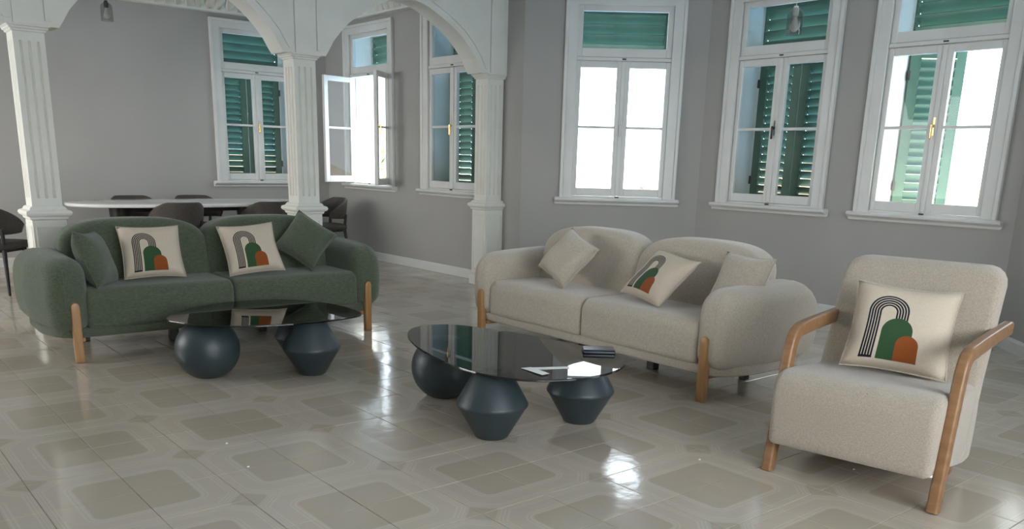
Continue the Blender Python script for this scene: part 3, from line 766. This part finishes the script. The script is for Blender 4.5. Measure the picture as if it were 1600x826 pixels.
obj('cover', B(-.085, .085, -.05, .05, 0, .016, .004), 'phone', bk); obj('flap', B(-.083, .083, -.048, .052, .0165, .0215, .002), 'phone', bk)

# ------------------------------------------------------------------ dining set
dt = thing('dining_table', 'long oval white marble dining table on black pedestals', 'dining table', (3.62, 10.02, 0))
el = []
for k in range(72):
    a = 2 * PI * k / 72; c, s = math.cos(a), math.sin(a)
    el.append((1.39 * math.copysign(abs(c) ** .82, c), .60 * math.copysign(abs(s) ** .82, s)))
obj('table_top', puffy(el, .735, .77, .012, lambda a, b, w: (a, b, w), 3), 'marble', dt, smooth=.7)
for x in (-.85, .58):
    obj('pedestal', lathe([(0, .03), (.11, .03), (.115, .06), (.10, .35), (.115, .70), (.13, .733), (0, .733)], 32), 'black', dt, (x, 0, 0), .6)
    obj('pedestal_foot', lathe([(0, 0), (.29, 0), (.295, .012), (.27, .028), (.1, .034), (0, .034)], 40), 'black', dt, (x, 0, 0), .6)
obj('stretcher', B(-.85, .58, -.03, .03, .66, .70, .006), 'black', dt)
def chair(label, loc, rz, src=None):
    if src:
        c = copy_tree(src); c.location = loc; c.rotation_euler = (0, 0, rz); c['label'] = label; return c
    t = thing('dining_chair', label, 'chair', loc, rz, 'upholstered dining chairs')      # faces +y, back at -y
    so = smooth_closed([(-.235, .20), (-.245, 0), (-.20, -.2), (0, -.235), (.20, -.2), (.245, 0), (.235, .20), (.12, .245), (0, .25), (-.12, .245)], 5)
    obj('seat', puffy(so, .405, .475, .028, lambda a, b, w: (a, b, w), 4, .006), 'chair', t, smooth=True)
    bm = bmesh.new(); n, m = 28, 8; G = {}
    for side in (0, 1):
        for i in range(n + 1):
            k = i / n * 2 - 1; ang = k * D(104); fall = abs(k) ** 2.2
            zt = .80 - .17 * max(0, (abs(k) - .34) / .66) ** 1.3; zb = .535 + .02 * abs(k)
            for j in range(m + 1):
                f_ = j / m; z = zb + (zt - zb) * f_; r = .228 + .028 * f_ + (.036 if side else 0)
                edge = min(1, 4 * f_ * (1 - f_) * 2.2) * min(1, (1 - abs(k)) * 9 + .15)
                r += (-.009 if side else .009) * (1 - edge)
                G[side, i, j] = bm.verts.new((math.sin(ang) * r * 1.0, -math.cos(ang) * r + (.0), z))
    for side in (0, 1):
        for i in range(n):
            for j in range(m): bm.faces.new((G[side, i, j], G[side, i + 1, j], G[side, i + 1, j + 1], G[side, i, j + 1]))
    for i in range(n):
        for j in (0, m): bm.faces.new((G[0, i, j], G[0, i + 1, j], G[1, i + 1, j], G[1, i, j]))
    for i in (0, n):
        for j in range(m): bm.faces.new((G[0, i, j], G[0, i, j + 1], G[1, i, j + 1], G[1, i, j]))
    obj('backrest', bm, 'chair', t, smooth=True)
    for sx in (-1, 1):
        for sy in (-1, 1):
            a, b = Vector((sx * .225, sy * .22 - .01, 0)), Vector((sx * .19, sy * .17, .42)); bm = bmesh.new(); rg = []
            top_ = b if sy > 0 else Vector((sx * .205, -.19, .60))
            for p, r in ((a, .012), (b, .021), (top_ + Vector((0, 0, .001)), .016)):
                rg.append([bm.verts.new((p.x + r * math.cos(PI * k / 5), p.y + r * math.sin(PI * k / 5), p.z)) for k in range(10)])
            for q0, q1 in zip(rg, rg[1:]):
                for k in range(10): bm.faces.new((q0[k], q0[(k + 1) % 10], q1[(k + 1) % 10], q1[k]))
            bm.faces.new(rg[0]); bm.faces.new(rg[-1]); obj('leg', bm, 'black', t, smooth=.8)
    obj('seat_rail', puffy(smooth_closed([(p[0] * .86, p[1] * .86) for p in so[::5]], 4), .385, .407, .004, lambda a, b, w: (a, b, w), 2), 'black', t, smooth=.7)
    return t
c0 = chair('dark taupe dining chair standing apart beside the left fluted column', (1.40, 9.22, 0), D(-38))
chair('dark taupe dining chair behind the seam between the green sofa backs', (3.20, 9.52, 0), 0, c0)
chair('dark taupe dining chair partly hidden behind the middle fluted column', (4.22, 9.52, 0), 0, c0)
chair('dark taupe dining chair across the table, farther from the shuttered window', (3.12, 10.62, 0), PI, c0)
chair('dark taupe dining chair across the table, nearer the shuttered window', (3.85, 10.62, 0), PI, c0)
chair('dark taupe dining chair at the table end below the open window', (5.22, 10.0, 0), PI / 2, c0)

# ------------------------------------------------------------------ pendants
def pendant(label, x, y, z):
    t = thing('pendant_lamp', label, 'pendant lamp', (x, y, z), 0)
    obj('cord', lathe([(.0025, .195), (.0025, ZC - z)], 8), 'white', t); obj('ceiling_rose', lathe([(0, ZC - z), (.045, ZC - z), (.05, ZC - z - .012), (.02, ZC - z - .03), (0, ZC - z - .03)], 24), 'white', t, smooth=.6)
    k = 28; bm = bmesh.new(); rg = []
    for r, zz in ((.058, 0), (.057, .08), (.056, .15), (.045, .165), (.02, .185), (.012, .20)): rg.append([bm.verts.new((r * (1 + .02 * (i % 2)) * math.cos(2 * PI * i / k), r * (1 + .02 * (i % 2)) * math.sin(2 * PI * i / k), zz)) for i in range(k)])
    for a, b in zip(rg, rg[1:]):
        for i in range(k): bm.faces.new((a[i], a[(i + 1) % k], b[(i + 1) % k], b[i]))
    obj('glass_shade', bm, 'shade', t, smooth=True)
    obj('lamp_holder', lathe([(0, .20), (.014, .20), (.024, .175), (.022, .15), (.018, .13), (0, .13)], 20), 'black' if y > 8 else 'white', t, smooth=.7)
    obj('bulb', lathe([(0, .02)] + [(.034 * math.sin(a), .055 - .034 * math.cos(a)) for a in [math.radians(20 * k) for k in range(1, 7)]] + [(.018, .105), (.014, .13), (0, .13)], 20), 'bulb', t, smooth=True)
pendant('clear glass pendant lamp hanging before the shuttered bay window', 5.92, 3.90, 2.275)
pendant('clear glass pendant lamp with black holder hanging over the dining table', 2.80, 9.98, 2.60)

# crumbs on the floor
def onfloor(px, py):
    d = AX[0] * ((px - 800) / F_PX) - AX[1] * ((py - 600) / F_PX) + AX[2]; k = -CAM_H / d.z; return d.x * k, d.y * k
for k, (px, py, lab) in enumerate(((354.5, 693.5, 'white crumb on the tiles in front of the left coffee table'), (388, 730, 'white crumb on the tiles beside a dark rounded square'), (1334, 734, 'white scrap lying in the shade under the armchair'), (1093, 719, 'tiny white scrap on the tiles between armchair and coffee table'))):
    x, y = onfloor(px, py); bm = bmesh.new(); bmesh.ops.create_icosphere(bm, subdivisions=1, radius=.006)
    for v in bm.verts: v.co = Vector((v.co.x * R.uniform(.8, 1.3), v.co.y * R.uniform(.8, 1.3), max(-.0035, v.co.z * .8)))
    o = obj('crumb', bm, 'paper', None, (x, y, .004)); tag(o, lab, 'crumb', 'crumbs on the floor')

# ------------------------------------------------------------------ outside
sea = obj('sea', prism([(-400, -600), (900, -600), (900, 900), (-400, 900)], lambda a, b, w: (a, b, w), -30.5, -30), 'sea'); tag(sea, 'blue sea far below the windows', 'sea'); sea['kind'] = 'stuff'
hb = bmesh.new(); G = {}
for i in range(41):
    for j in range(9):
        a = -PI / 3 + i / 40 * PI * 1.0; r = 520 + j * 40
        h = -29.9 + (1 - abs(j - 5) / 5) ** 1 * 52 * (.55 + .25 * math.sin(i * .7) + .2 * math.sin(i * 1.9 + 1)) * (j > 0)
        G[i, j] = hb.verts.new((r * math.cos(a), r * math.sin(a), h))
for i in range(40):
    for j in range(8): hb.faces.new((G[i, j], G[i + 1, j], G[i + 1, j + 1], G[i, j + 1]))
tag(obj('hillside', hb, 'hill'), 'dry brown hills on the far side of the sea', 'hill')
h = thing('neighbour_house', 'red roofed house glimpsed through the bright bay window', 'house', (39.05, 29.15, -8.42), -.7)
obj('wall', B(-4, 4, -3, 3, -21, 7.2), 'house', h)
obj('roof', prism([(-3.5, 7.2), (3.5, 7.2), (0, 8.75)], lambda a, b, w: (w, a, b), -4.4, 4.4), 'roof', h)
obj('chimney', B(1.2, 1.8, -.9, -.3, 7.8, 9.0), 'house', h)
def tree(label, x, y, zt, rad):
    t = thing('tree', label, 'tree', (x, y, -8)); rr = random.Random(int(x * 10)); H = zt + 8
    obj('trunk', lathe([(.16, -4), (.13, H - rad), (.05, H - rad * .4)], 10), 'bark', t, smooth=True)
    bm = bmesh.new()
    for k in range(900):
        while True:
            p = Vector((rr.uniform(-1, 1), rr.uniform(-1, 1), rr.uniform(-1, 1)))
            if p.length < 1: break
        p = Vector((p.x * rad * .8, p.y * rad * .8, H - rad + p.z * rad * 1.2)); d = Vector((rr.gauss(0, 1), rr.gauss(0, 1), rr.gauss(0, 1))).normalized(); e = d.orthogonal().normalized(); s = rr.uniform(.07, .14)
        bm.faces.new([bm.verts.new(p + d * s), bm.verts.new(p + e * s * .5), bm.verts.new(p - d * s), bm.verts.new(p - e * s * .5)])
    f = obj('foliage', bm, 'leaf', t); f['kind'] = 'stuff'
tree('yellow-green tree outside the open dining window', 9.6, 15.4, 1.5, 1.3)
